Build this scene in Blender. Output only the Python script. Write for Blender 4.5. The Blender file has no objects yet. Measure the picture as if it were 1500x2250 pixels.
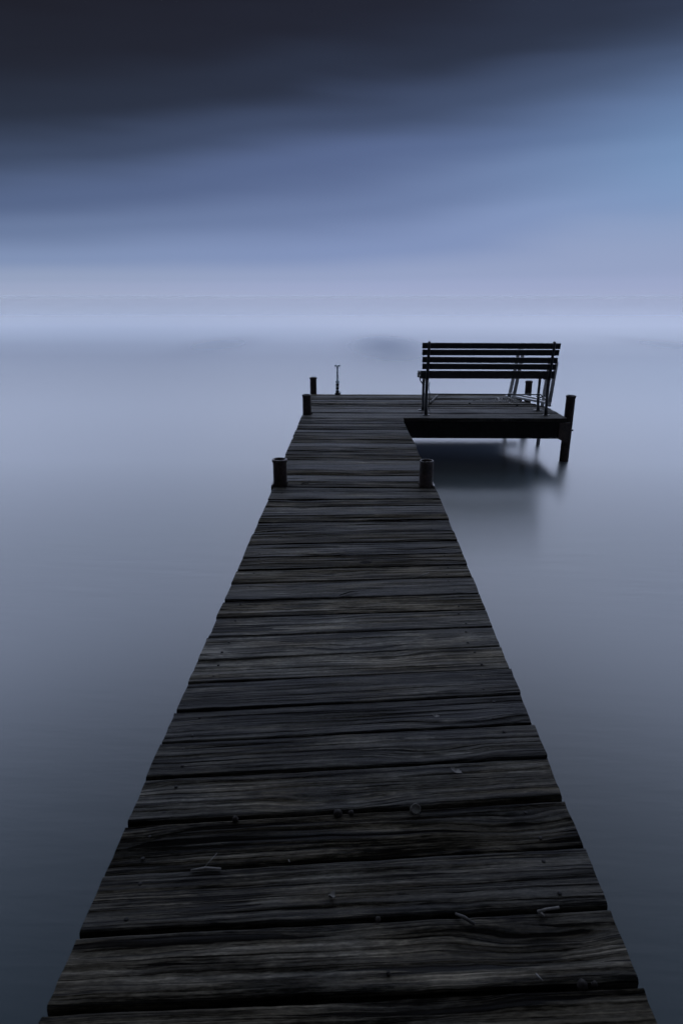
import bpy, bmesh, math, random
from mathutils import Vector, Matrix, noise
R = math.radians
random.seed(7)
scn = bpy.context.scene

# ------------------------------------------------------------------ camera
# metres; the lake surface is z = 0, the deck boards z = DECK, the walkway runs along +Y
DECK = 0.584
CAMZ = 2.0
FPX = 1480.0                       # focal length in pixels of the 1500 x 2250 frame
PITCH = math.atan2(475.0, FPX)
YAW = math.atan(33.0 * math.cos(PITCH) / FPX)
cam = bpy.data.cameras.new('camera')
cam_ob = bpy.data.objects.new('camera', cam)
scn.collection.objects.link(cam_ob)
cam.sensor_fit = 'VERTICAL'
cam.sensor_height = 36.0
cam.sensor_width = 24.0
cam.lens = FPX / 2250.0 * 36.0
cam.clip_start = 0.05
cam.clip_end = 12000
cam_ob.location = (0, 0, CAMZ)
cam_ob.rotation_euler = (R(90) - PITCH, 0, YAW)
cam.dof.use_dof = True
cam.dof.focus_distance = 6.5
cam.dof.aperture_fstop = 9.0
scn.camera = cam_ob

# ------------------------------------------------------------------ colour management
scn.view_settings.view_transform = 'Standard'
scn.view_settings.look = 'None'
scn.view_settings.exposure = 0.0
scn.view_settings.gamma = 1.0

# ------------------------------------------------------------------ node helpers
def lin(c):
    return tuple((x / 255 / 12.92 if x / 255 <= 0.04045 else ((x / 255 + 0.055) / 1.055) ** 2.4) for x in c)

class NT:
    def __init__(s, nt):
        s.nt = nt
    def n(s, t, **kw):
        nd = s.nt.nodes.new(t)
        for k, v in kw.items():
            setattr(nd, k, v)
        return nd
    def put(s, sock, v):
        if hasattr(v, 'is_output'):
            s.nt.links.new(v, sock)
        else:
            sock.default_value = v
    def m(s, op, a, b=None, c=None, clamp=False):
        nd = s.n('ShaderNodeMath', operation=op, use_clamp=clamp)
        s.put(nd.inputs[0], a)
        if b is not None: s.put(nd.inputs[1], b)
        if c is not None: s.put(nd.inputs[2], c)
        return nd.outputs[0]
    def ss(s, v, a, b, x=0.0, y=1.0):
        nd = s.n('ShaderNodeMapRange', interpolation_type='SMOOTHSTEP')
        s.put(nd.inputs[0], v)
        for i, q in zip((1, 2, 3, 4), (a, b, x, y)): s.put(nd.inputs[i], q)
        return nd.outputs[0]
    def xyz(s, x, y, z=0.0):
        nd = s.n('ShaderNodeCombineXYZ')
        for i, q in enumerate((x, y, z)): s.put(nd.inputs[i], q)
        return nd.outputs[0]
    def noise(s, vec, scale=1.0, detail=2.0, rough=0.5, dist=0.0):
        nd = s.n('ShaderNodeTexNoise')
        s.put(nd.inputs['Vector'], vec)
        nd.inputs['Scale'].default_value = scale
        nd.inputs['Detail'].default_value = detail
        nd.inputs['Roughness'].default_value = rough
        nd.inputs['Distortion'].default_value = dist
        return nd.outputs[0]
    def ramp(s, f, stops, interp='LINEAR'):
        nd = s.n('ShaderNodeValToRGB')
        cr = nd.color_ramp
        cr.interpolation = interp
        while len(cr.elements) < len(stops): cr.elements.new(0.5)
        for e, (p, c) in zip(cr.elements, stops):
            e.position = p
            e.color = tuple(c) + (1,)
        s.put(nd.inputs[0], f)
        return nd.outputs[0]
    def mix(s, f, a, b, blend='MIX'):
        nd = s.n('ShaderNodeMix', data_type='RGBA', blend_type=blend)
        s.put(nd.inputs[0], f)
        s.put(nd.inputs[6], a if hasattr(a, 'is_output') else tuple(a) + (1,))
        s.put(nd.inputs[7], b if hasattr(b, 'is_output') else tuple(b) + (1,))
        return nd.outputs[2]

# ------------------------------------------------------------------ sky: a cloud deck over a dusk sky
SUN_EL, SUN_AZ = 38.0, 8.0         # degrees, azimuth clockwise from +Y
w = bpy.data.worlds.new('World')
scn.world = w
w.use_nodes = True
w.node_tree.nodes.clear()
N = NT(w.node_tree)
tc = N.n('ShaderNodeTexCoord')
sep = N.n('ShaderNodeSeparateXYZ')
N.put(sep.inputs[0], tc.outputs['Generated'])
el = N.m('MULTIPLY', N.m('ARCSINE', sep.outputs[2]), 57.2958)
az = N.m('MULTIPLY', N.m('ARCTAN2', sep.outputs[0], sep.outputs[1]), 57.2958)
azc = N.m('MINIMUM', N.m('MAXIMUM', az, -55.0), 55.0)
# wind-drawn streaks, rising a little towards the right
tilt = N.m('MULTIPLY_ADD', azc, -0.02, el)
fan = N.m('MULTIPLY_ADD', N.m('MAXIMUM', azc, -6.0), 0.07, el)
st1 = N.noise(N.xyz(N.m('MULTIPLY', azc, 0.035), N.m('MULTIPLY', tilt, 0.20), 3.7), 1.0, 1.5, 0.45, 0.1)
st2 = N.noise(N.xyz(N.m('MULTIPLY', azc, 0.05), N.m('MULTIPLY', fan, 0.42), 9.1), 1.0, 2.0, 0.5, 0.0)
blob = N.noise(N.xyz(N.m('MULTIPLY', azc, 0.040), N.m('MULTIPLY', tilt, 0.16), 6.4), 1.0, 1.0, 0.4, 0.0)
lean = N.m('MULTIPLY', N.m('MULTIPLY', azc, -0.13), N.ss(el, 0.0, 7.5))
soft = N.m('MULTIPLY', N.ss(el, 0.0, 6.0), N.m('MULTIPLY', N.m('SUBTRACT', blob, 0.5), 4.0))
wob = N.m('ADD', N.m('MULTIPLY', N.m('SUBTRACT', st1, 0.5), 0.12), N.m('MULTIPLY', N.m('SUBTRACT', st2, 0.5), 0.18))
e1 = N.m('MAXIMUM', N.m('MULTIPLY_ADD', el, N.m('ADD', 1.0, wob), N.m('ADD', lean, soft)), 0.0)
# low band (what the frame shows) then the brighter overcast above the dark bank
low = N.ramp(N.m('DIVIDE', e1, 24.0), [
    (0.00, lin((162, 172, 204))), (0.03, lin((157, 168, 202))), (0.06, lin((150, 163, 197))), (0.145, lin((130, 147, 187))),
    (0.27, lin((108, 125, 164))), (0.385, lin((88, 104, 142))), (0.515, lin((64, 76, 104))),
    (0.65, lin((44, 51, 69))), (0.80, lin((35, 38, 51))), (0.92, lin((31, 32, 43))), (1.0, lin((30, 31, 42)))], 'EASE')
up = N.ramp(N.m('DIVIDE', el, 90.0), [
    (0.0, (5.9, 6.75, 9.3)), (0.32, (5.9, 6.75, 9.3)), (0.42, (2.0, 2.35, 3.25)), (0.52, (0.72, 0.98, 1.42)), (0.62, (0.18, 0.27, 0.385)), (1.0, (0.11, 0.145, 0.19))])
front = N.m('SUBTRACT', 1.0, N.ss(N.m('ABSOLUTE', az), 42.0, 88.0))
up = N.mix(front, (0.16, 0.17, 0.20), up)
edge = N.m('ADD', el, N.m('MULTIPLY', N.m('SUBTRACT', st1, 0.5), 2.0))
sky = N.mix(N.ss(edge, 19.8, 26.0), N.mix(N.ss(az, 2.0, -30.0, 0.0, 1.0), low, N.mix(1.0, low, (0.97, 0.98, 0.93), 'MULTIPLY')), up)
# a thin place in the clouds at the right lets the clear dusk sky through
ns = N.n('ShaderNodeTexSky', sky_type='NISHITA', sun_disc=False)
ns.sun_elevation = R(SUN_EL)
ns.sun_rotation = R(SUN_AZ)
ns.altitude = 100
clear = N.mix(1.0, ns.outputs[0], (0.05, 0.05, 0.05), 'MULTIPLY')
dx = N.m('DIVIDE', N.m('SUBTRACT', az, 33.0), 17.0)
dy = N.m('DIVIDE', N.m('SUBTRACT', tilt, 8.6), 4.6)
gap = N.m('EXPONENT', N.m('MULTIPLY', N.m('ADD', N.m('MULTIPLY', dx, dx), N.m('MULTIPLY', dy, dy)), -1.0))
sky = N.mix(N.m('MULTIPLY', gap, 0.8), sky, lin((114, 152, 198)))
sky = N.mix(N.m('MULTIPLY', gap, 0.10), sky, clear)
bg = N.n('ShaderNodeBackground')
N.put(bg.inputs[0], sky)
bg.inputs[1].default_value = 1.0
wo = N.n('ShaderNodeOutputWorld')
w.node_tree.links.new(bg.outputs[0], wo.inputs[0])

# ------------------------------------------------------------------ sun behind the overcast
sl = bpy.data.lights.new('sun', 'SUN')
sl.energy = 0.12
sl.angle = R(40)
sl.color = (1.0, 0.96, 0.92)
sun = bpy.data.objects.new('sun', sl)
scn.collection.objects.link(sun)
sun.rotation_euler = (R(90 - SUN_EL), 0, R(180 - SUN_AZ))

# ------------------------------------------------------------------ materials
def new_mat(name):
    m = bpy.data.materials.new(name)
    m.use_nodes = True
    n = NT(m.node_tree)
    return m, n, m.node_tree.nodes['Principled BSDF']

def wood_mat():
    m, n, p = new_mat('weathered_wood')
    uv = n.n('ShaderNodeUVMap', uv_map='UVMap')
    s = n.n('ShaderNodeSeparateXYZ'); n.put(s.inputs[0], uv.outputs[0])
    u, v = s.outputs[0], s.outputs[1]
    at = n.n('ShaderNodeVertexColor', layer_name='board')
    sc = n.n('ShaderNodeSeparateColor'); n.put(sc.inputs[0], at.outputs[0])
    rt, rc, rb = sc.outputs[0], sc.outputs[1], sc.outputs[2]
    tt = at.outputs['Alpha']
    # knots bend the grain round them
    kx = n.xyz(n.m('MULTIPLY', u, 2.1), n.m('MULTIPLY', v, 7.5))
    vor = n.n('ShaderNodeTexVoronoi', voronoi_dimensions='2D', feature='F1'); n.put(vor.inputs['Vector'], kx)
    vor.inputs['Scale'].default_value = 0.8
    kd = vor.outputs['Distance']
    kcol = n.n('ShaderNodeSeparateColor'); n.put(kcol.inputs[0], vor.outputs['Color'])
    has = n.m('GREATER_THAN', kcol.outputs[0], 0.62)
    knot = n.m('MULTIPLY', has, n.ss(kd, 0.03, 0.10, 1.0, 0.0))
    ring = n.m('MULTIPLY', has, n.ss(kd, 0.10, 0.42, 1.0, 0.0))
    warp = n.noise(n.xyz(n.m('MULTIPLY', u, 1.6), n.m('MULTIPLY', v, 7.0), 1.0), 1.0, 3.0, 0.55)
    v2 = n.m('ADD', v, n.m('MULTIPLY', n.m('SUBTRACT', warp, 0.5), 0.024))
    v2 = n.m('ADD', v2, n.m('MULTIPLY', ring, 0.022))
    fine = n.noise(n.xyz(n.m('MULTIPLY', u, 1.5), n.m('MULTIPLY', v2, 125.0), 0.0), 1.0, 7.0, 0.74)
    mid = n.noise(n.xyz(n.m('MULTIPLY', u, 1.3), n.m('MULTIPLY', v2, 58.0), 5.0), 1.0, 4.0, 0.6)
    fleck = n.noise(n.xyz(n.m('MULTIPLY', u, 36.0), n.m('MULTIPLY', v2, 190.0), 8.0), 1.0, 3.0, 0.7)
    blot = n.noise(n.xyz(n.m('MULTIPLY', u, 3.2), n.m('MULTIPLY', v, 10.0), 2.0), 1.0, 5.0, 0.62)
    lines = n.noise(n.xyz(n.m('MULTIPLY', u, 0.7), n.m('MULTIPLY', v2, 115.0), 31.0), 1.0, 3.0, 0.6)
    stain = n.noise(n.xyz(n.m('MULTIPLY', u, 1.9), n.m('MULTIPLY', v, 11.0), 41.0), 1.0, 6.0, 0.68)
    crk = n.noise(n.xyz(n.m('MULTIPLY', u, 0.9), n.m('MULTIPLY', v2, 30.0), 11.0), 1.0, 2.5, 0.5)
    crack = n.ss(n.m('ADD', crk, n.m('MULTIPLY', n.m('SUBTRACT', rc, 0.5), 0.14)), 0.630, 0.648)
    crk2 = n.noise(n.xyz(n.m('MULTIPLY', u, 1.6), n.m('MULTIPLY', v2, 85.0), 15.0), 1.0, 3.0, 0.55)
    crk3 = n.noise(n.xyz(n.m('MULTIPLY', u, 0.45), n.m('MULTIPLY', v2, 24.0), 61.0), 1.0, 2.0, 0.5)
    crack3 = n.m('MULTIPLY', n.ss(n.m('ABSOLUTE', n.m('SUBTRACT', crk3, 0.5)), 0.004, 0.014, 1.0, 0.0), n.ss(stain, 0.42, 0.55))
    crack2 = n.ss(crk2, 0.61, 0.65)
    # rot hole in one board
    geo = n.n('ShaderNodeTexCoord')
    gs = n.n('ShaderNodeSeparateXYZ'); n.put(gs.inputs[0], geo.outputs['Object'])
    hx = n.m('DIVIDE', n.m('SUBTRACT', gs.outputs[0], HOLE[0]), 0.034)
    hy = n.m('DIVIDE', n.m('SUBTRACT', gs.outputs[1], HOLE[1]), 0.024)
    hd = n.m('SQRT', n.m('ADD', n.m('MULTIPLY', hx, hx), n.m('MULTIPLY', hy, hy)))
    hole = n.ss(n.m('ADD', hd, n.m('MULTIPLY', n.m('SUBTRACT', fleck, 0.5), 0.5)), 0.8, 1.15, 1.0, 0.0)
    rim = n.m('MULTIPLY', n.ss(hd, 1.1, 2.6, 1.0, 0.0), 0.7)
    t = n.m('ADD', n.m('MULTIPLY', fine, 0.62), n.m('MULTIPLY', mid, 0.32))
    t = n.m('ADD', t, n.m('MULTIPLY', n.m('SUBTRACT', fleck, 0.36), 0.34))
    t = n.m('ADD', t, n.m('MULTIPLY', n.m('SUBTRACT', blot, 0.5), 0.42))
    t = n.m('ADD', t, n.m('MULTIPLY', n.m('SUBTRACT', rt, 0.5), 0.15))
    t = n.m('ADD', t, n.m('MULTIPLY', n.ss(lines, 0.52, 0.68), 0.085))
    t = n.m('SUBTRACT', t, n.m('MULTIPLY', n.ss(n.m('ADD', stain, n.m('MULTIPLY', n.m('SUBTRACT', rc, 0.5), 0.16)), 0.50, 0.56), 0.085))
    edgev = n.m('MINIMUM', n.m('MULTIPLY', tt, 1.25), n.m('SUBTRACT', 1.0, tt))
    grime = n.noise(n.xyz(n.m('MULTIPLY', u, 2.3), n.m('MULTIPLY', v, 16.0), 51.0), 1.0, 6.0, 0.7)
    gr = n.ss(n.m('SUBTRACT', n.m('MULTIPLY', n.m('ADD', grime, n.m('MULTIPLY', n.m('SUBTRACT', rb, 0.5), 0.3)), 0.62), edgev), 0.08, 0.24)
    t = n.m('SUBTRACT', t, n.m('MULTIPLY', gr, 0.055))
    col = n.ramp(t, [(0.32, (0.0022, 0.0021, 0.0018)), (0.41, (0.0098, 0.0091, 0.0076)), (0.49, (0.0235, 0.0218, 0.0182)),
                     (0.57, (0.043, 0.0400, 0.0335)), (0.70, (0.115, 0.107, 0.091))])
    hue = n.noise(n.xyz(n.m('MULTIPLY', u, 1.7), n.m('MULTIPLY', v, 5.0), 21.0), 1.0, 3.0, 0.6)
    tint = n.mix(n.ss(n.m('ADD', hue, n.m('MULTIPLY', rb, 0.25)), 0.50, 0.78), (0.97, 0.91, 0.80), (0.89, 0.91, 0.93))
    col = n.mix(1.0, col, tint, 'MULTIPLY')
    dark = n.m('MAXIMUM', n.m('MAXIMUM', crack, n.m('MULTIPLY', crack2, 0.8)), n.m('MULTIPLY', knot, 0.75))
    dark = n.m('MAXIMUM', n.m('MAXIMUM', dark, n.m('MULTIPLY', crack3, 0.9)), hole)
    col = n.mix(n.m('MULTIPLY', dark, 0.92), col, (0.0016, 0.0015, 0.0015))
    n.put(p.inputs['Base Color'], col)
    n.put(p.inputs['Roughness'], n.ss(t, 0.35, 0.7, 0.50, 0.72))
    n.put(p.inputs['Specular IOR Level'], n.m('MULTIPLY', n.ss(n.m('ADD', mid, n.m('MULTIPLY', n.m('SUBTRACT', rb, 0.5), 0.16)), 0.40, 0.70), 0.055))
    h = n.m('SUBTRACT', n.m('ADD', n.m('MULTIPLY', fine, 0.9), n.m('MULTIPLY', mid, 0.8)), n.m('MULTIPLY', dark, 1.2))
    h = n.m('ADD', h, n.m('MULTIPLY', fleck, 0.25))
    b = n.n('ShaderNodeBump'); b.inputs['Strength'].default_value = 0.8; b.inputs['Distance'].default_value = 0.004
    n.put(b.inputs['Height'], h)
    n.put(p.inputs['Normal'], b.outputs[0])
    return m

def simple(name, col, rough=0.6, spec=0.3, metal=0.0, var=0.35, scale=40.0, bump=0.15, col2=None):
    m, n, p = new_mat(name)
    tcn = n.n('ShaderNodeTexCoord')
    a = n.noise(tcn.outputs['Object'], scale, 5.0, 0.65)
    b = n.noise(tcn.outputs['Object'], scale * 0.22, 3.0, 0.6)
    f = n.ss(n.m('ADD', n.m('MULTIPLY', a, 0.5), n.m('MULTIPLY', b, 0.5)), 0.35, 0.65)
    c2 = col2 or tuple(x * (1 - var) for x in col)
    n.put(p.inputs['Base Color'], n.mix(f, c2, col))
    n.put(p.inputs['Roughness'], n.ss(a, 0.3, 0.7, min(1, rough + 0.12), max(0.05, rough - 0.12)))
    p.inputs['Specular IOR Level'].default_value = spec
    p.inputs['Metallic'].default_value = metal
    bn = n.n('ShaderNodeBump'); bn.inputs['Strength'].default_value = bump; bn.inputs['Distance'].default_value = 0.003
    n.put(bn.inputs['Height'], a)
    n.put(p.inputs['Normal'], bn.outputs[0])
    return m

ROUGH1, ROUGH2, ANISO = 0.17, 0.36, 0.45
def water_mat():
    m, n, p = new_mat('lake_water')
    tcn = n.n('ShaderNodeTexCoord')
    s = n.n('ShaderNodeSeparateXYZ'); n.put(s.inputs[0], tcn.outputs['Object'])
    x, y = s.outputs[0], s.outputs[1]
    # tree reflections imitated: soft patches of far water made darker by a narrower lobe
    refl_patch = None
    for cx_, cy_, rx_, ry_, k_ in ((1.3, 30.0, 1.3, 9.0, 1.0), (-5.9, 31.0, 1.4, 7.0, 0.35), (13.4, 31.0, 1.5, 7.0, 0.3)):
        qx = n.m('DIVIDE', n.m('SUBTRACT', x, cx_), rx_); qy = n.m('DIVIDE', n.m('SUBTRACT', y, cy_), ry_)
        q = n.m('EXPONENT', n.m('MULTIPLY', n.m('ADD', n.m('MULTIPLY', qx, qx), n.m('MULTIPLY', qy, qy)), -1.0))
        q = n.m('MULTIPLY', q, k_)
        refl_patch = q if refl_patch is None else n.m('ADD', refl_patch, q)
    sw = n.noise(n.xyz(n.m('MULTIPLY', x, 1.3), n.m('MULTIPLY', n.m('MULTIPLY_ADD', x, 0.10, y), 8.0), 1.0), 1.0, 3.0, 0.55)
    rp = n.noise(n.xyz(n.m('MULTIPLY', x, 2.4), n.m('MULTIPLY', n.m('MULTIPLY_ADD', x, -0.07, y), 22.0), 4.0), 1.0, 3.0, 0.6)
    b = n.n('ShaderNodeBump'); b.inputs['Strength'].default_value = 0.25; b.inputs['Distance'].default_value = 0.012
    n.put(b.inputs['Strength'], n.ss(n.m('DIVIDE', 10.0, n.m('MAXIMUM', y, 1.0)), 0.15, 0.9, 0.0, 0.14))
    n.put(b.inputs['Height'], n.m('ADD', n.m('MULTIPLY', sw, 0.8), n.m('MULTIPLY', rp, 0.3)))
    # the surface moved during the long exposure: a broad mirror lobe over dark silty water
    body = n.n('ShaderNodeBsdfDiffuse'); body.inputs[0].default_value = (0.005, 0.013, 0.017, 1)
    inv = n.m('DIVIDE', 10.0, n.m('MAXIMUM', y, 1.0))
    rmix = n.ramp(n.m('DIVIDE', inv, 2.0), [(q, (v_, v_, v_)) for q, v_ in ((0.0, 0.07), (0.025, 0.12), (0.05, 0.19), (0.075, 0.28), (0.10, 0.325), (0.13, 0.31), (0.17, 0.275), (0.21, 0.295), (0.25, 0.36), (0.40, 0.56), (0.60, 0.80))], 'LINEAR')  # lobe share by distance, shaped to imitate a pale mist glow on far water
    far = n.ss(inv, 0.0, 1.2, 1.0, 0.0)
    g1 = n.n('ShaderNodeBsdfGlossy', distribution='MULTI_GGX'); g1.inputs['Roughness'].default_value = ROUGH1
    g2 = n.n('ShaderNodeBsdfGlossy', distribution='MULTI_GGX'); g2.inputs['Roughness'].default_value = ROUGH2
    n.put(g1.inputs['Roughness'], n.m('MULTIPLY', n.ss(inv, 0.0, 0.9, 0.04, 1.0), ROUGH1))
    for g in (g1, g2):
        g.inputs['Anisotropy'].default_value = ANISO
        n.put(g.inputs['Tangent'], n.xyz(1.0, 0.0, 0.0))
    n.put(g1.inputs['Normal'], b.outputs[0]); n.put(g2.inputs['Normal'], b.outputs[0])
    gm = n.n('ShaderNodeMixShader')
    n.put(gm.inputs[0], n.m('SUBTRACT', rmix, n.m('MULTIPLY', n.m('MULTIPLY', refl_patch, 0.15), n.ss(inv, 0.22, 0.32)), clamp=True))
    n.put(gm.inputs[1], g1.outputs[0]); n.put(gm.inputs[2], g2.outputs[0])
    fr = n.n('ShaderNodeFresnel'); fr.inputs[0].default_value = 1.333
    ms = n.n('ShaderNodeMixShader')
    n.put(ms.inputs[0], fr.outputs[0]); n.put(ms.inputs[1], body.outputs[0]); n.put(ms.inputs[2], gm.outputs[0])
    n.nt.nodes.remove(p)
    out = [q for q in n.nt.nodes if q.type == 'OUTPUT_MATERIAL'][0]
    n.nt.links.new(ms.outputs[0], out.inputs['Surface'])
    return m

# ------------------------------------------------------------------ placing: a pixel of the 1500 x 2250 frame onto a level plane
CR = Matrix.Rotation(YAW, 3, 'Z') @ Matrix.Rotation(R(90) - PITCH, 3, 'X')
def on_plane(px, py, z=DECK):
    d = CR @ Vector(((px - 750.0) / FPX, (1125.0 - py) / FPX, -1.0))
    t = (z - CAMZ) / d.z
    return Vector((d.x * t, d.y * t, z))

HOLE = on_plane(803, 1236)
M = dict(
    wood=wood_mat(),
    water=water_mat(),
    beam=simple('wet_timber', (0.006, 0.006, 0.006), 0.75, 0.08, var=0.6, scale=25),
    pipe=simple('rusty_pipe', (0.030, 0.019, 0.015), 0.6, 0.25, var=0.75, scale=45, bump=0.5),
    iron=simple('black_iron', (0.008, 0.009, 0.011), 0.5, 0.4, var=0.4, scale=80),
    slat=simple('dark_slat', (0.012, 0.0125, 0.0125), 0.7, 0.2, var=0.6, scale=50),
    ladder=simple('dull_aluminium', (0.27, 0.275, 0.28), 0.45, 0.5, metal=0.0, var=0.35, scale=30),
    galv=simple('galvanised_steel', (0.50, 0.62, 0.70), 0.4, 0.5, metal=0.0, var=0.3, scale=70),
    bark=simple('bare_twig', (0.022, 0.020, 0.018), 0.8, 0.2, var=0.5, scale=120),
    pale=simple('pale_twig', (0.070, 0.065, 0.059), 0.8, 0.2, var=0.4, scale=120),
    litter=simple('litter', (0.42, 0.40, 0.37), 0.8, 0.2, var=0.8, scale=60),
    nut=simple('acorn_shell', (0.013, 0.011, 0.0095), 0.7, 0.06, var=0.5, scale=150),
    cap=simple('pale_cap', (0.060, 0.056, 0.050), 0.7, 0.1, var=0.4, scale=150),
    leaf=simple('dry_leaf', (0.045, 0.041, 0.035), 0.7, 0.2, var=0.5, scale=150),
    nail=simple('nail_steel', (0.006, 0.005, 0.0045), 0.7, 0.1, var=0.5, scale=300),
    cord=simple('black_cord', (0.008, 0.008, 0.009), 0.6, 0.2),
)

# ------------------------------------------------------------------ object helpers
def link(o, parent=None):
    scn.collection.objects.link(o)
    if parent is not None: o.parent = parent
    return o

def tag(o, label=None, cat=None, group=None, kind=None):
    for k, v in (('label', label), ('category', cat), ('group', group), ('kind', kind)):
        if v: o[k] = v
    return o

def empty(name, loc=(0, 0, 0), rz=0.0):
    o = bpy.data.objects.new(name, None)
    o.empty_display_size = 0.1
    o.location = loc
    o.rotation_euler = (0, 0, rz)
    return link(o)

class MB:
    """collects vertices and faces, then links them as one mesh object"""
    def __init__(s):
        s.v, s.f, s.sm = [], [], []
    def add(s, vs, fs, smooth=True):
        o = len(s.v)
        s.v += [tuple(q) for q in vs]
        for f in fs:
            s.f.append(tuple(i + o for i in f)); s.sm.append(smooth)
    def tube(s, pts, rad, seg=12, cap=True):
        pts = [Vector(p) for p in pts]
        rad = rad if isinstance(rad, (list, tuple)) else [rad] * len(pts)
        vs, fs = [], []
        ref = None
        for i, p in enumerate(pts):
            d = (pts[min(i + 1, len(pts) - 1)] - pts[max(i - 1, 0)]).normalized()
            if ref is None:
                ref = d.orthogonal().normalized()
            ref = (ref - d * ref.dot(d))
            if ref.length < 1e-6: ref = d.orthogonal()
            ref.normalize()
            q = d.cross(ref)
            for k in range(seg):
                a = 2 * math.pi * k / seg
                vs.append(p + (ref * math.cos(a) + q * math.sin(a)) * rad[i])
        for i in range(len(pts) - 1):
            for k in range(seg):
                k2 = (k + 1) % seg
                fs.append((i * seg + k, i * seg + k2, (i + 1) * seg + k2, (i + 1) * seg + k))
        if cap:
            fs.append(tuple(range(seg))[::-1])
            fs.append(tuple((len(pts) - 1) * seg + k for k in range(seg)))
        s.add(vs, fs)
    def lathe(s, prof, c=(0, 0, 0), seg=32, axis=None):
        """profile of (radius, height); axis = Matrix to turn it"""
        vs, fs = [], []
        for r, z in prof:
            for k in range(seg):
                a = 2 * math.pi * k / seg
                q = Vector((r * math.cos(a), r * math.sin(a), z))
                if axis is not None: q = axis @ q
                vs.append(q + Vector(c))
        for i in range(len(prof) - 1):
            for k in range(seg):
                k2 = (k + 1) % seg
                fs.append((i * seg + k, i * seg + k2, (i + 1) * seg + k2, (i + 1) * seg + k))
        s.add(vs, fs)
    def box(s, c, size, rot=None, bev=0.0):
        bm = bmesh.new()
        bmesh.ops.create_cube(bm, size=1.0)
        for q in bm.verts: q.co = Vector((q.co.x * size[0], q.co.y * size[1], q.co.z * size[2]))
        if bev: bmesh.ops.bevel(bm, geom=bm.edges[:], offset=bev, segments=2, affect='EDGES', profile=0.6)
        bm.verts.index_update()
        mt = rot if rot is not None else Matrix.Identity(3)
        s.add([mt @ q.co + Vector(c) for q in bm.verts], [[q.index for q in f.verts] for f in bm.faces], False)
        bm.free()
    def prism(s, outline, axis, lo, hi):
        """outline of 2-D points pushed along 'x' (outline is y, z) or 'y' (x, z)"""
        k = len(outline)
        mk = (lambda a, b, t: (t, a, b)) if axis == 'x' else (lambda a, b, t: (a, t, b))
        vs = [mk(a, b, lo) for a, b in outline] + [mk(a, b, hi) for a, b in outline]
        fs = [tuple(range(k))[::-1], tuple(range(k, 2 * k))] + [(i, (i + 1) % k, k + (i + 1) % k, k + i) for i in range(k)]
        s.add(vs, fs, False)
    def build(s, name, mat, parent=None):
        me = bpy.data.meshes.new(name)
        me.from_pydata(s.v, [], s.f)
        me.polygons.foreach_set('use_smooth', s.sm)
        bm = bmesh.new(); bm.from_mesh(me)
        bmesh.ops.recalc_face_normals(bm, faces=bm.faces[:])
        bm.to_mesh(me); bm.free()
        me.materials.append(mat)
        return link(bpy.data.objects.new(name, me), parent)

def copy_tree(o, parent=None):
    c = o.copy()
    link(c)
    c.parent = parent
    for ch in list(o.children): copy_tree(ch, c)
    return c

# ------------------------------------------------------------------ the lake
mb = MB()
S = 5000.0
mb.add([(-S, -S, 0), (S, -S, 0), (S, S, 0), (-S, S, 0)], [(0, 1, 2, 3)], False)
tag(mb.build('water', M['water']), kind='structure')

# ------------------------------------------------------------------ the dock
dock = empty('wooden_dock', (0, 0, 0))
tag(dock, 'long weathered plank dock on pipe pilings, ending in a wider platform', 'dock')

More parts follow.
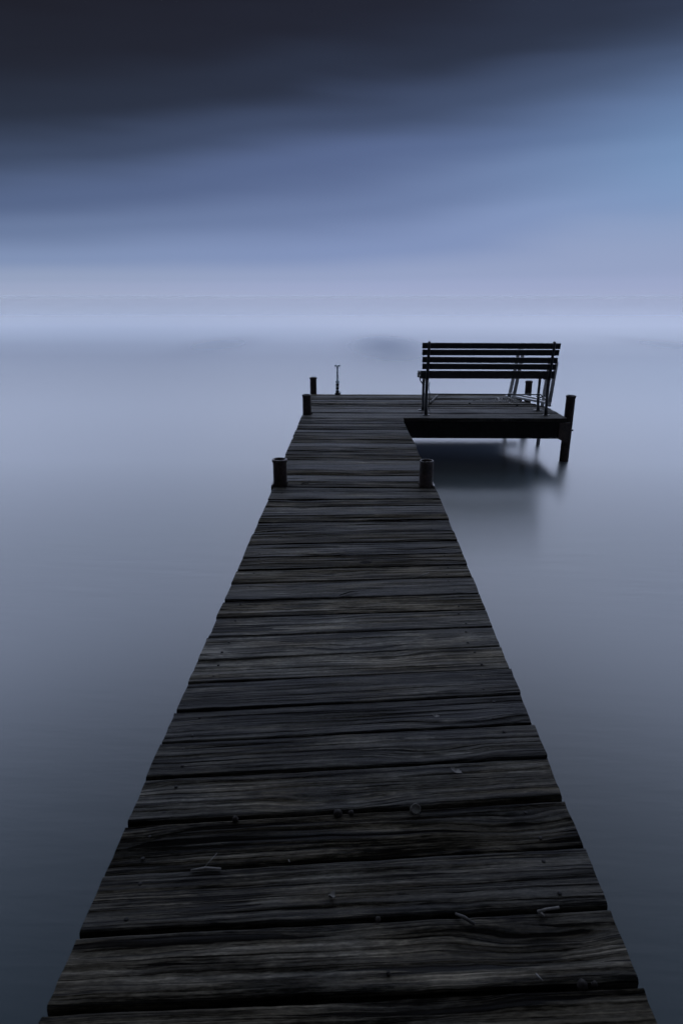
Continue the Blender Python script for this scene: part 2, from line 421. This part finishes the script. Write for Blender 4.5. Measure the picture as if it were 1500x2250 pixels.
class Boards:
    """many planks as one decking mesh; every plank has its own grain through uv and a 'board' colour"""
    def __init__(s):
        s.v, s.f, s.uv, s.col = [], [], [], []
    def plank(s, A, B, C, D, thick=0.038, nx=48, dz=0.0, rough=1.0, tone=None):
        """A, B = left near, left far; D, C = right near, right far (x, y)"""
        A, B, C, D = (Vector((q[0], q[1])) for q in (A, B, C, D))
        wid = ((B - A).length + (C - D).length) / 2
        ln = ((D - A).length + (C - B).length) / 2
        ou, ov = random.uniform(0, 50), random.uniform(0, 50)
        col = (tone if tone is not None else random.random(), random.random(), random.random(), 1)
        e = 0.007 / wid
        prof = [(0, -thick), (0, -0.010), (e * .35, -0.003), (e, 0)] + [(e + (1 - 2 * e) * k / 6, 0) for k in range(1, 6)] + \
               [(1 - e, 0), (1 - e * .35, -0.003), (1, -0.010), (1, -thick)]
        k = len(prof)
        base = len(s.v)
        cup = random.uniform(-0.0015, 0.003)
        tl, tr = random.uniform(-0.003, 0.003), random.uniform(-0.003, 0.003)
        sd = random.uniform(0, 100)
        for i in range(nx + 1):
            a = i / nx
            n0 = noise.noise(Vector((a * ln * 3.0, sd, 0.0))) * 0.003 + noise.noise(Vector((a * ln * 16.0, sd, 2.0))) * 0.003
            n1 = noise.noise(Vector((a * ln * 3.0, sd, 5.0))) * 0.003 + noise.noise(Vector((a * ln * 14.0, sd, 7.0))) * 0.0022
            ends = (noise.noise(Vector((sd, 3.0, 1.0))), noise.noise(Vector((sd, 9.0, 4.0))))
            for t, z in prof:
                tt = t
                p = (A.lerp(B, tt)).lerp(D.lerp(C, tt), a)
                dirv = (B - A).normalized()
                p = p + dirv * ((1 - t) * n0 + t * n1) * rough
                if i in (0, nx):   # ragged sawn ends
                    p.x += 0.004 * noise.noise(Vector((sd + i, t * 9.0, 1.0)))
                zz = DECK + dz + z + (tl * (1 - a) + tr * a) * (t - 0.5) * 2 - cup * (1 - (2 * t - 1) ** 2)
                zz += noise.noise(Vector((a * ln * 2.0, t * 1.5 + sd, 3.3))) * 0.0018
                s.v.append((p.x, p.y, zz))
                s.uv.append((a * ln + ou, t * wid + ov + (z * 0.5)))
                s.col.append(col[:3] + (t,))
        for i in range(nx):
            for j in range(k - 1):
                s.f.append((base + i * k + j, base + (i + 1) * k + j, base + (i + 1) * k + j + 1, base + i * k + j + 1))
            s.f.append((base + i * k + k - 1, base + (i + 1) * k + k - 1, base + (i + 1) * k, base + i * k))
        s.f.append(tuple(base + j for j in range(k)))
        s.f.append(tuple(base + nx * k + j for j in range(k))[::-1])
    def build(s, name, mat, parent):
        me = bpy.data.meshes.new(name)
        me.from_pydata(s.v, [], s.f)
        uvl = me.uv_layers.new(name='UVMap')
        ca = me.color_attributes.new('board', 'FLOAT_COLOR', 'POINT')
        for l in me.loops: uvl.data[l.index].uv = s.uv[l.vertex_index]
        for i, c in enumerate(s.col): ca.data[i].color = c
        me.polygons.foreach_set('use_smooth', [False] * len(me.polygons))
        me.materials.append(mat)
        return link(bpy.data.objects.new(name, me), parent)

XL, XR = -0.665, 0.615             # edges of the walkway
# gaps between the near planks, read at the left and the right edge of the walkway
seams = [(1070, 1072), (1080.5, 1079), (1097, 1094.5), (1114, 1110.6), (1133, 1128), (1149.5, 1142), (1174, 1166), (1198, 1189),
         (1224, 1214), (1253, 1240), (1282, 1267), (1320, 1303), (1356, 1337), (1400, 1375.5), (1449, 1418), (1500, 1468),
         (1562, 1523), (1632, 1589), (1711, 1664), (1809, 1753), (1922, 1861), (2055, 1993), (2222, 2159)]
gapw = {(1222 if 0 else 2222): 0.017, 2055: 0.011, 1809: 0.012, 1198: 0.006, 1174: 0.010, 1282: 0.006, 1562: 0.007, 1400: 0.007}
def edge_x(y, left):
    if left: return 600 - 0.4354 * (y - 1072)
    return 958 + 0.412 * (y - 1075)
rows = []
for yl, yr in seams:
    L = on_plane(edge_x(yl, True), yl); Q = on_plane(edge_x(yr, False), yr)
    rows.append((L, Q, gapw.get(yl, random.uniform(0.003, 0.006))))
# two more planks run on under the photographer
for k in range(1, 9):
    L, Q, g = rows[-1]
    rows.append((Vector((L.x - 0.002, L.y - 0.187, DECK)), Vector((Q.x, Q.y - 0.186, DECK)), 0.006))
bd = Boards()
near = []
for (L0, R0, g0), (L1, R1, g1) in zip(rows[:-1], rows[1:]):
    jl, jr = random.uniform(-0.003, 0.003), random.uniform(-0.003, 0.003)
    A = (L1.x + jl, L1.y + g1 / 2); B = (L0.x + jl, L0.y - g0 / 2)
    D = (R1.x + jr, R1.y + g1 / 2); C = (R0.x + jr, R0.y - g0 / 2)
    dz = random.uniform(-0.0035, 0.0035)
    bd.plank(A, B, C, D, nx=72, dz=dz)
    near.append((A, B, C, D, dz))
# planks between the pilings and the platform
y0 = rows[0][0].y
PLAT0, PLAT1 = 8.165, 10.24
far_n = 17
pitch = (PLAT0 - y0) / far_n
yy = y0
for k in range(far_n):
    f = (k + 0.5) / far_n
    g = random.choice((0.004, 0.005, 0.006, 0.010))
    jl, jr = random.uniform(-0.008, 0.008), random.uniform(-0.006, 0.006)
    xl, xr = -0.652 + f * -0.012 + jl, 0.618 - f * 0.05 + jr
    if k == 0: xl, xr = -0.535, 0.497          # notched round the two pipe pilings
    ja, jb = random.uniform(-0.004, 0.004), random.uniform(-0.004, 0.004)
    bd.plank((xl, yy + g / 2), (xl, yy + pitch - g / 2), (xr, yy + pitch - g / 2 + jb), (xr, yy + g / 2 + ja), nx=40, dz=random.uniform(-0.004, 0.004))
    yy += pitch
bd.build('walkway_decking', M['wood'], dock)

bd = Boards()
PXL, PXR = -0.668, 2.565
pn = 11
pp = (PLAT1 - PLAT0) / pn
for k in range(pn):
    ya, yb = PLAT0 + k * pp, PLAT0 + (k + 1) * pp
    g = random.choice((0.005, 0.007, 0.006, 0.012)) if k != 1 else 0.016
    def xr_at(y):
        return PXR if y < 9.08 else max(2.24, PXR - (y - 9.08) * 0.40)
    j = random.uniform(-0.010, 0.010)
    xl = PXL + random.uniform(-0.01, 0.01)
    if k == 0: xl = PXL
    if k == 1: xl = -0.552
    bd.plank((xl, ya + g / 2), (xl, yb - g / 2), (xr_at(yb) + j, yb - g / 2), (xr_at(ya) + j, ya + g / 2), nx=70, dz=random.uniform(-0.004, 0.004))
bd.build('platform_decking', M['wood'], dock)

# framing under the boards
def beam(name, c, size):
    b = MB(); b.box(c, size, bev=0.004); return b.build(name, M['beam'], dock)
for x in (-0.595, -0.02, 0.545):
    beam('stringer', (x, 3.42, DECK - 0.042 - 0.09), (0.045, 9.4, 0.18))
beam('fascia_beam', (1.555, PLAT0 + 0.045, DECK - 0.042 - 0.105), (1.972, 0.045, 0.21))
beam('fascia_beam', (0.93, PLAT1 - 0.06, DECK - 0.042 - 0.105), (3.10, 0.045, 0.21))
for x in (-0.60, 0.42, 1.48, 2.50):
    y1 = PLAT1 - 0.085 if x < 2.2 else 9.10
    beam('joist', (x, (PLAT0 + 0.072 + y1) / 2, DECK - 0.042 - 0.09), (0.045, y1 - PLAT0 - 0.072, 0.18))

def piling(x, y, top, r=0.053, lip=0.0, lean=(0, 0)):
    """open steel pipe driven through the lake bed, with or without a rolled lip"""
    p = MB()
    z0 = -1.2
    prof = [(r, z0), (r, top - 0.030)]
    if lip:
        prof += [(r + lip * 0.35, top - 0.026), (r + lip, top - 0.016), (r + lip, top - 0.006), (r + lip * 0.5, top)]
    else:
        prof += [(r, top - 0.004), (r - 0.0015, top)]
    prof += [(r - 0.007, top), (r - 0.009, top - 0.006), (r - 0.009, top - 0.5), (0.0005, top - 0.5)]
    tl = Matrix.Rotation(lean[0], 3, 'X') @ Matrix.Rotation(lean[1], 3, 'Y')
    p.lathe(prof, (x, y, 0), 40, tl)
    return p.build('piling', M['pipe'], dock)
p_l = piling(-0.594, 5.150, DECK + 0.197, 0.054, 0.007)
p_r = piling(0.556, 5.145, DECK + 0.192, 0.054, 0.0)
piling(-0.612, 8.435, DECK + 0.245, 0.053, 0.006)
piling(-0.645, 10.30, DECK + 0.245, 0.049, 0.007)
piling(2.585, 10.25, DECK + 0.205, 0.050, 0.006)
pc = piling(2.645, 8.42, DECK + 0.245, 0.056, 0.006, (0, R(0.6)))
piling(-0.60, 1.6, DECK - 0.06, 0.054); piling(0.555, 1.6, DECK - 0.06, 0.054)
# clamp ring and bracket on the corner piling
b = MB()
b.lathe([(0.057, -0.012), (0.066, -0.010), (0.067, 0.010), (0.057, 0.012)], (2.644, 8.42, DECK - 0.185), 36)
b.box((2.709, 8.40, DECK - 0.185), (0.016, 0.016, 0.02), bev=0.003)
b.build('clamp_ring', M['pipe'], dock)
b = MB()
b.prism([(2.47, DECK - 0.05), (2.60, DECK - 0.05), (2.60, DECK - 0.295), (2.56, DECK - 0.29), (2.47, DECK - 0.25)], 'y', PLAT0 + 0.0, PLAT0 + 0.018)
b.build('corner_bracket', M['pipe'], dock)
for px, sgn in ((-0.594, -1), (0.556, 1)):
    b = MB()
    b.box((px + sgn * 0.061, 5.16, DECK - 0.045), (0.012, 0.14, 0.085), bev=0.002)
    b.box((px, 5.213, DECK - 0.045), (0.11, 0.010, 0.085), bev=0.002)
    b.build('pile_bracket', M['pipe'], dock)

# nail heads on the near planks (a flat dome each, sharing one mesh)
b = MB(); b.lathe([(0.0055, 0), (0.0055, 0.0015), (0.004, 0.0024), (0.0004, 0.0027)], (0, 0, 0), 10)
nail = b.build('nail', M['nail'], dock)
first = True; cnt = 0
for (A, B, C, D, dz) in near[:21]:
    for xs in (-0.545, 0.50):
        for t in (0.22, 0.78):
            if random.random() < 0.12 or cnt > 90: continue
            cnt += 1
            x = xs + random.uniform(-0.015, 0.015)
            a = (x - A[0]) / (D[0] - A[0])
            yl = A[1] + (B[1] - A[1]) * (t + random.uniform(-0.06, 0.06)); yr = D[1] + (C[1] - D[1]) * t
            o = nail if first else link(nail.copy(), dock)
            first = False
            o.location = (x, yl + (yr - yl) * a, DECK + dz + random.uniform(-0.002, 0.0012))
            o.rotation_euler = (random.uniform(-.12, .12), random.uniform(-.12, .12), 0)

# ------------------------------------------------------------------ the bench (seen from behind, facing the lake)
BX, BY = 1.613, 8.40               # middle of the bench between the rear feet
bench = empty('park_bench', (BX, BY, DECK))
tag(bench, 'dark slatted bench with iron legs facing the lake on the platform', 'bench')
UP = 0.742                         # half the distance between the two iron ends
def back_y(z): return -0.02 - 0.10 * max(0.0, (z - 0.42)) / 0.46
b = MB()
for i, z in enumerate((0.846, 0.765, 0.683, 0.601)):
    sag = (0.0, 0.002, -0.006, -0.004)[i]
    hw = (0.822, 0.818, 0.812, 0.808)[i]
    b.box((0.0, back_y(z) + 0.030, z + sag), (2 * hw, 0.022, 0.068), Matrix.Rotation(R(12), 3, 'X') @ Matrix.Rotation(R((0.15, 0.05, 0.25, 0.2)[i]), 3, 'Y'), 0.003)
b.build('backrest', M['slat'], bench)
b = MB()
for y, z, h, tl in ((0.045, 0.490, 0.092, 84), (0.125, 0.462, 0.066, 4), (0.205, 0.456, 0.066, 0), (0.285, 0.462, 0.066, -5), (0.362, 0.474, 0.066, -8), (0.432, 0.476, 0.060, 20), (0.466, 0.440, 0.056, 70)):
    b.box((0.0, y, z), (1.64, h, 0.024), Matrix.Rotation(R(tl), 3, 'X'), 0.003)
b.build('seat', M['slat'], bench)
for s in (-1, 1):
    x = s * UP
    u = MB()
    pts = [(x, back_y(z) + 0.008, z) for z in (0.44, 0.55, 0.66, 0.78, 0.865)]
    pts += [(x, back_y(0.885) + 0.014, 0.884), (x, back_y(0.9) + 0.032, 0.890)]
    u.tube(pts, [0.020, 0.018, 0.017, 0.017, 0.017, 0.018, 0.016], 12)
    u.build('back_upright', M['iron'], bench)
    u = MB()
    u.tube([(x, -0.012, 0.445), (x, 0.004, 0.36), (x, 0.004, 0.24), (x, -0.010, 0.10), (x, -0.016, 0.004)], [0.022, 0.020, 0.018, 0.018, 0.022], 12)
    lg = u.build('leg', M['iron'], bench)
    u = MB(); u.box((x + 0.004, -0.016, 0.005), (0.085, 0.05, 0.010), bev=0.002); u.build('foot_plate', M['iron'], lg)
    u = MB()
    u.tube([(x, 0.395, 0.452), (x, 0.400, 0.37), (x, 0.412, 0.24), (x, 0.395, 0.12), (x, 0.372, 0.05), (x, 0.365, 0.004)], [0.019, 0.017, 0.017, 0.018, 0.017, 0.022], 12)
    lg = u.build('leg', M['iron'], bench)
    u = MB(); u.box((x - 0.004, 0.365, 0.005), (0.11, 0.05, 0.010), bev=0.002); u.build('foot_plate', M['iron'], lg)
    u = MB()           # seat rail with its drooping curl at the front
    u.tube([(x, -0.01, 0.44), (x, 0.09, 0.432), (x, 0.21, 0.428), (x, 0.33, 0.432), (x, 0.41, 0.445)], 0.013, 10)
    if s < 0: u.tube([(x + s * 0.052, 0.445, 0.42), (x + s * 0.040, 0.44, 0.375), (x + s * 0.010, 0.41, 0.33)], 0.007, 8)
    u.build('seat_rail', M['iron'], bench)
b = MB(); b.tube([(-UP, 0.405, 0.205), (-0.3, 0.405, 0.203), (0.3, 0.405, 0.201), (UP, 0.405, 0.200)], 0.008, 10)
b.tube([(UP - 0.005, 0.405, 0.215), (UP + 0.03, 0.30, 0.20), (UP + 0.01, 0.12, 0.19), (UP, 0.0, 0.185)], 0.010, 8)
b.tube([(UP - 0.02, 0.41, 0.18), (UP + 0.01, 0.33, 0.175), (UP + 0.02, 0.20, 0.215)], 0.009, 8)
b.build('brace_rod', M['iron'], bench)

# ------------------------------------------------------------------ the swim ladder on the cut corner
lad = empty('dock_ladder', (2.42, 9.55, DECK))
tag(lad, 'pale tubular swim ladder standing behind the bench at the platform corner', 'ladder')
def loop(pa, pb, h, lean, zb):
    """one hand rail: from the deck up, over, and down outside the deck"""
    u = MB()
    pa, pb = Vector(pa), Vector(pb)
    pts = [pa, pa + Vector((lean * .5, 0, h * .5)), pa + Vector((lean * .9, 0, h * .88))]
    mid = (pa + pb) / 2 + Vector((lean, 0, 0))
    n = 10
    for k in range(1, n):
        a = math.pi * k / n
        q = mid + (pa - pb) / 2 * math.cos(a)
        pts.append(Vector((q.x, q.y, h * .88 + 0.12 * h * math.sin(a))))
    pts += [pb + Vector((lean * .9, 0, h * .88)), pb + Vector((lean * .4, 0, h * .4)), pb, pb + Vector((-lean * 0.5, 0, zb))]
    u.tube(pts, 0.0255, 14)
    return u.build('hand_rail', M['ladder'], lad)
Bf, Af, Df, Cf = Vector((-0.165, 0.20, 0)), Vector((-0.155, 0.50, 0)), Vector((0.172, -0.43, 0)), Vector((0.165, -0.14, 0))
loop(Bf, Af, 0.70, 0.09, -1.1)
loop(Df, Cf, 0.62, 0.05, -1.1)
def tread(p, q, z, wd=0.05):
    u = MB()
    d = (q - p); a = math.atan2(d.y, d.x)
    c = (p + q) / 2
    u.box((c.x, c.y, z), (d.length + 0.03, wd, 0.028), Matrix.Rotation(a, 3, 'Z'), 0.004)
    return u.build('tread', M['ladder'], lad)
tread(Af, Cf, 0.045)
tread(Bf, Df, 0.042)
for q in (Bf, Af, Df, Cf):
    u = MB(); u.lathe([(0.024, -0.028), (0.030, -0.026), (0.030, 0.026), (0.024, 0.028)], (q.x, q.y, 0.03), 20)
    u.tube([(q.x + 0.0, q.y - 0.028, 0.03), (q.x, q.y - 0.042, 0.03)], 0.010, 8)
    u.build('rail_clamp', M['ladder'], lad)

# ------------------------------------------------------------------ the galvanised fitting on the far edge
fit = empty('mooring_post', (-0.277, 10.19, DECK))
tag(fit, 'slim galvanised steel post with two curled hooks on the far edge', 'mooring post')
u = MB()
u.box((0, 0, 0.29), (0.028, 0.016, 0.26), bev=0.003)
u.build('shaft', M['galv'], fit)
for s in (-1, 1):
    u = MB(); u.tube([(s * 0.006, 0, 0.395), (s * 0.010, 0, 0.425), (s * 0.018, 0, 0.440), (s * 0.028, 0, 0.436), (s * 0.032, 0, 0.422), (s * 0.027, 0, 0.408)], 0.008, 10)
    u.build('hook', M['galv'], fit)
    u = MB(); u.box((s * 0.017, 0, 0.185), (0.018, 0.022, 0.055), Matrix.Rotation(R(s * 6), 3, 'Y'), 0.004); u.build('fork', M['galv'], fit)
u = MB(); u.box((0, 0, 0.120), (0.044, 0.034, 0.085), bev=0.006); u.box((0, 0, 0.046), (0.050, 0.04, 0.036), bev=0.004)
u.box((0.004, 0, 0.019), (0.082, 0.07, 0.018), bev=0.003); u.box((0.002, 0, 0.005), (0.07, 0.06, 0.010), bev=0.002)
u.tube([(0.036, 0, 0.045), (0.044, 0, 0.030), (0.045, 0, 0.012)], 0.005, 8)
u.build('base_bracket', M['iron'], fit)
u = MB(); u.box((0, 0, 0.071), (0.046, 0.042, 0.013), bev=0.002); u.build('band', M['galv'], fit)
u = MB(); u.tube([(0.0, -0.014, 0.122), (0.0, -0.026, 0.122)], 0.012, 10); u.build('bolt', M['galv'], fit)
for z in (0.325, 0.285):
    u = MB(); u.tube([(0.001, -0.006, z), (0.001, -0.0105, z)], 0.006, 10); u.build('screw', M['iron'], fit)

# ------------------------------------------------------------------ loose things
def stick(name, pts, rad, mat, label, cat, group=None, side=None):
    u = MB()
    u.tube(pts, rad, 8)
    for sp, sr in (side or []): u.tube(sp, sr, 7)
    o = u.build(name, mat)
    c = Vector(pts[0])
    for q in o.data.vertices: q.co -= c
    o.location = c
    return tag(o, label, cat, group)
def dp(px, py, h=0.0):
    q = on_plane(px, py); return (q.x, q.y, DECK + 0.004 + h)
def path(*a): return [dp(*q) for q in a]

cx = BX - UP
u = [(cx + 0.035, BY + 0.02, DECK + 0.40), (cx + 0.030, BY + 0.04, DECK + 0.33), (cx + 0.05, BY + 0.12, DECK + 0.26), (cx + 0.058, BY + 0.16, DECK + 0.17), (cx + 0.05, BY + 0.17, DECK + 0.08),
     (cx + 0.055, BY + 0.19, DECK + 0.03), (cx + 0.078, BY + 0.21, DECK + 0.014)]
stick('cord', u, 0.0045, M['cord'], 'thin black cord hanging beside the left rear leg of the bench', 'cord')
a0, a1 = dp(945, 888, 0.006), dp(961, 869, 0.008)
mid = ((a0[0] + a1[0]) / 2 + 0.012, (a0[1] + a1[1]) / 2 + 0.03, DECK + 0.05)
stick('driftwood_stick', [a0, (a0[0] * .7 + a1[0] * .3, a0[1] * .7 + a1[1] * .3, DECK + 0.020), mid[:2] + (DECK + 0.02,), a1], [0.012, 0.013, 0.011, 0.009], M['pale'],
      'pale bare stick lying on the platform beside the left bench legs', 'stick')

# leaf litter swept into a heap under the bench
lit = MB()
for k in range(90):
    q = Vector(dp(1118, 880)); sx, sy = random.gauss(0, 0.13), random.gauss(0, 0.10)
    a = random.uniform(0, math.pi); L = random.uniform(0.02, 0.07); h = max(0, 0.035 - 0.12 * math.hypot(sx, sy)) * random.random()
    c = q + Vector((sx, sy, h + 0.002)); d = Vector((math.cos(a), math.sin(a), random.uniform(-.1, .35))) * L / 2
    if k % 3:
        lit.tube([c - d, c + d * 0.1 + Vector((0.004, 0.004, 0.003)), c + d], [0.0022, 0.0028, 0.0018], 5)
    else:
        n = d.cross(Vector((0, 0, 1))).normalized() * L * 0.22
        lit.add([c - d, c + n + Vector((0, 0, 0.006)), c + d, c - n + Vector((0, 0, 0.007)), c + Vector((0, 0, 0.002))], [(0, 4, 1), (1, 4, 2), (2, 4, 3), (3, 4, 0)])
tag(lit.build('leaf_litter', M['litter']), 'small heap of dry twigs and leaf scraps on the platform under the bench', 'leaf litter', kind='stuff')

def pebble(name, px, py, r, mat, label, cat, sq=0.7, group=None, h=0.0):
    bm = bmesh.new(); bmesh.ops.create_icosphere(bm, subdivisions=3, radius=r)
    sd = random.uniform(0, 90)
    for q in bm.verts:
        k = 1 + 0.22 * noise.noise(q.co / r * 1.1 + Vector((sd, 0, 0)))
        q.co = Vector((q.co.x * k, q.co.y * k, q.co.z * sq * k))
    me = bpy.data.meshes.new(name); bm.to_mesh(me); bm.free()
    me.polygons.foreach_set('use_smooth', [True] * len(me.polygons)); me.materials.append(mat)
    o = link(bpy.data.objects.new(name, me)); p = dp(px, py); o.location = (p[0], p[1], DECK + r * sq * 0.8 + h)
    o.rotation_euler = (0, 0, random.uniform(0, 6))
    return tag(o, label, cat, group)
pebble('pebble', 1031, 887, 0.018, M['pale'], 'pale round pebble on the platform under the middle of the bench', 'pebble', group='bits under the bench')
pebble('bark_chip', 1062, 879.5, 0.014, M['pale'], 'flat pale bark chip left of the leaf heap under the bench', 'bark chip', 0.3, 'bits under the bench')
pebble('bark_chip', 1041, 880.5, 0.020, M['bark'], 'thin grey bark chip just behind the pale pebble', 'bark chip', 0.22, 'bits under the bench')
def leaf(px, py, L, rz, mat, label, tiltx=0.25, group=None, curl=0.25, h=0.002):
    u = MB(); n = 8; vs, fs = [], []
    for i in range(n + 1):
        t = i / n; wv = math.sin(math.pi * t ** 0.8) * L * 0.26 * (1 + 0.25 * math.sin(t * 19))
        zc = curl * L * (2 * t - 1) ** 2 * 0.6
        for sx in (-1, 0, 1): vs.append((sx * wv, (t - .5) * L, zc + abs(sx) * wv * 0.45))
    for i in range(n):
        for j in (0, 1): fs.append((i * 3 + j, i * 3 + j + 1, (i + 1) * 3 + j + 1, (i + 1) * 3 + j))
    u.add(vs, fs); u.tube([(0, -L * .5, curl * L * .6), (0, -L * .66, curl * L * .4)], 0.0012, 5)
    o = u.build('dry_leaf', mat); o.location = Vector(dp(px, py)) + Vector((0, 0, h)); o.rotation_euler = (tiltx, 0, rz)
    return tag(o, label, 'leaf', group)
leaf(1134, 898, 0.07, 0.4, M['cord'], 'dark curled leaf standing on the platform left of the right bench legs', 0.9, 'fallen leaves', 0.5, 0.03)
leaf(1000, 1698, 0.040, R(55), M['leaf'], 'pale narrow leaf on the right half of the walkway above the white cap', 0.1, 'fallen leaves')
leaf(955, 1577, 0.030, R(70), M['leaf'], 'tiny pale leaf beside a dark knot on the right half of the walkway', 0.2, 'fallen leaves', 0.5)
leaf(727, 1977, 0.030, R(160), M['leaf'], 'small curled leaf scrap in the middle of the wide near plank', 0.5, 'fallen leaves', 0.7)

stick('twig', path((660, 1065), (674, 1062, .006), (676, 1063, .008)), [0.003, 0.0035, 0.003], M['bark'], 'forked dark twig lying near the left lipped piling', 'twig', 'twigs on the walkway',
      [(path((676, 1064, .004), (684, 1053, .02)), [0.0035, 0.002])])
stick('twig', path((905, 1272), (925, 1268, .004), (942, 1262, .006)), [0.002, 0.003, 0.002], M['pale'], 'thin pale twig on the walkway below the rot hole, to its right', 'twig', 'twigs on the walkway')
stick('twig', path((745, 1310), (765, 1305, .006), (788, 1301, .004)), [0.002, 0.004, 0.002], M['bark'], 'short grey twig lying across the walkway middle below the rot hole', 'twig', 'twigs on the walkway')
stick('twig', path((420, 1917, .003), (452, 1913, .004), (486, 1914, .003)), [0.0025, 0.004, 0.003], M['pale'], 'pale crusty twig lying along a seam at the left of the walkway', 'twig', 'twigs on the walkway',
      [(path((448, 1913, .004), (478, 1885, .012)), [0.0016, 0.0008])])
stick('twig', path((1000, 2012, .002), (1018, 2024, .008), (1042, 2036, .003)), [0.003, 0.0045, 0.0035], M['bark'], 'grey twig slanting across the wide dark seam, right of centre', 'twig', 'twigs on the walkway')
stick('twig', path((1180, 2010, .004), (1200, 2006, .008), (1226, 2001, .006)), [0.005, 0.003, 0.0035], M['pale'], 'pale knobbly twig on the wide dark seam near the right edge', 'twig', 'twigs on the walkway',
      [(path((1184, 2009, .004), (1194, 2018, .003)), [0.004, 0.003])])
stick('straw', path((1176, 2144, .002), (1190, 2161, .004)), [0.0022, 0.0018], M['pale'], 'short pale straw on the nearest planks, towards the right edge', 'straw')
stick('straw', path((634, 1893, .002), (637, 1905, .012)), [0.001, 0.0008], M['pale'], 'tiny upright straw poking from a seam left of centre', 'straw')

def acorn(px, py, r, label, mat='nut', h=0.0):
    u = MB()
    u.lathe([(0.0003, -r * 1.1), (r * 0.45, -r * 0.95), (r * 0.85, -r * 0.4), (r, 0.15 * r), (r * 0.9, r * 0.55), (r * 0.5, r * 0.85), (r * 0.12, r * 0.98), (0.0003, r * 1.02)], (0, 0, 0), 18)
    o = u.build('acorn', M[mat])
    q = dp(px, py); o.location = (q[0], q[1], DECK + r * 0.25 + h); o.rotation_euler = (random.uniform(1, 1.9), 0, random.uniform(0, 6))
    return tag(o, label, 'acorn', 'acorns caught in the seams')
acorn(742, 1789, 0.013, 'dark acorn in the wide seam left of the pale cap')
acorn(771, 1787, 0.008, 'smallest acorn in the seam, between the dark acorn and the pale cap')
acorn(517, 1801, 0.009, 'acorn wedged in the seam beside a gouge at the left')
acorn(830, 2022, 0.007, 'acorn on the dark seam at the middle of the near planks')
acorn(1278, 2166, 0.011, 'larger of two acorns at the nearest seam by the right edge')
acorn(1305, 2164, 0.007, 'smaller of two acorns at the nearest seam by the right edge')
acorn(853, 2140, 0.005, 'lone tiny acorn on the nearest full plank, right of centre')
u = MB()
r = 0.015
u.lathe([(r * .92, -0.010), (r, -0.004), (r, 0.006), (r * .85, 0.009), (r * .8, 0.007), (0.0003, 0.0065)], (0, 0, 0), 28)
o = u.build('bottle_cap', M['cap']); q = dp(912, 1779); o.location = (q[0], q[1], DECK + 0.001); o.rotation_euler = (R(38), 0, R(10))
tag(o, 'round pale cap stuck in the widest walkway seam', 'cap')

# ------------------------------------------------------------------ the air over the lake
HAZE = 0.00015
b = MB(); b.box((0, 2000, 0.7), (8000, 7000, 3.4))
m = bpy.data.materials.new('lake_haze'); m.use_nodes = True
m.node_tree.nodes.clear()
nn = NT(m.node_tree)
vol = nn.n('ShaderNodeVolumePrincipled'); vol.inputs['Density'].default_value = HAZE; vol.inputs['Color'].default_value = (0.84, 0.88, 0.93, 1); vol.inputs['Anisotropy'].default_value = 0.25
out = nn.n('ShaderNodeOutputMaterial'); m.node_tree.links.new(vol.outputs[0], out.inputs['Volume'])
hz = b.build('haze', m)
tag(hz, kind='stuff')
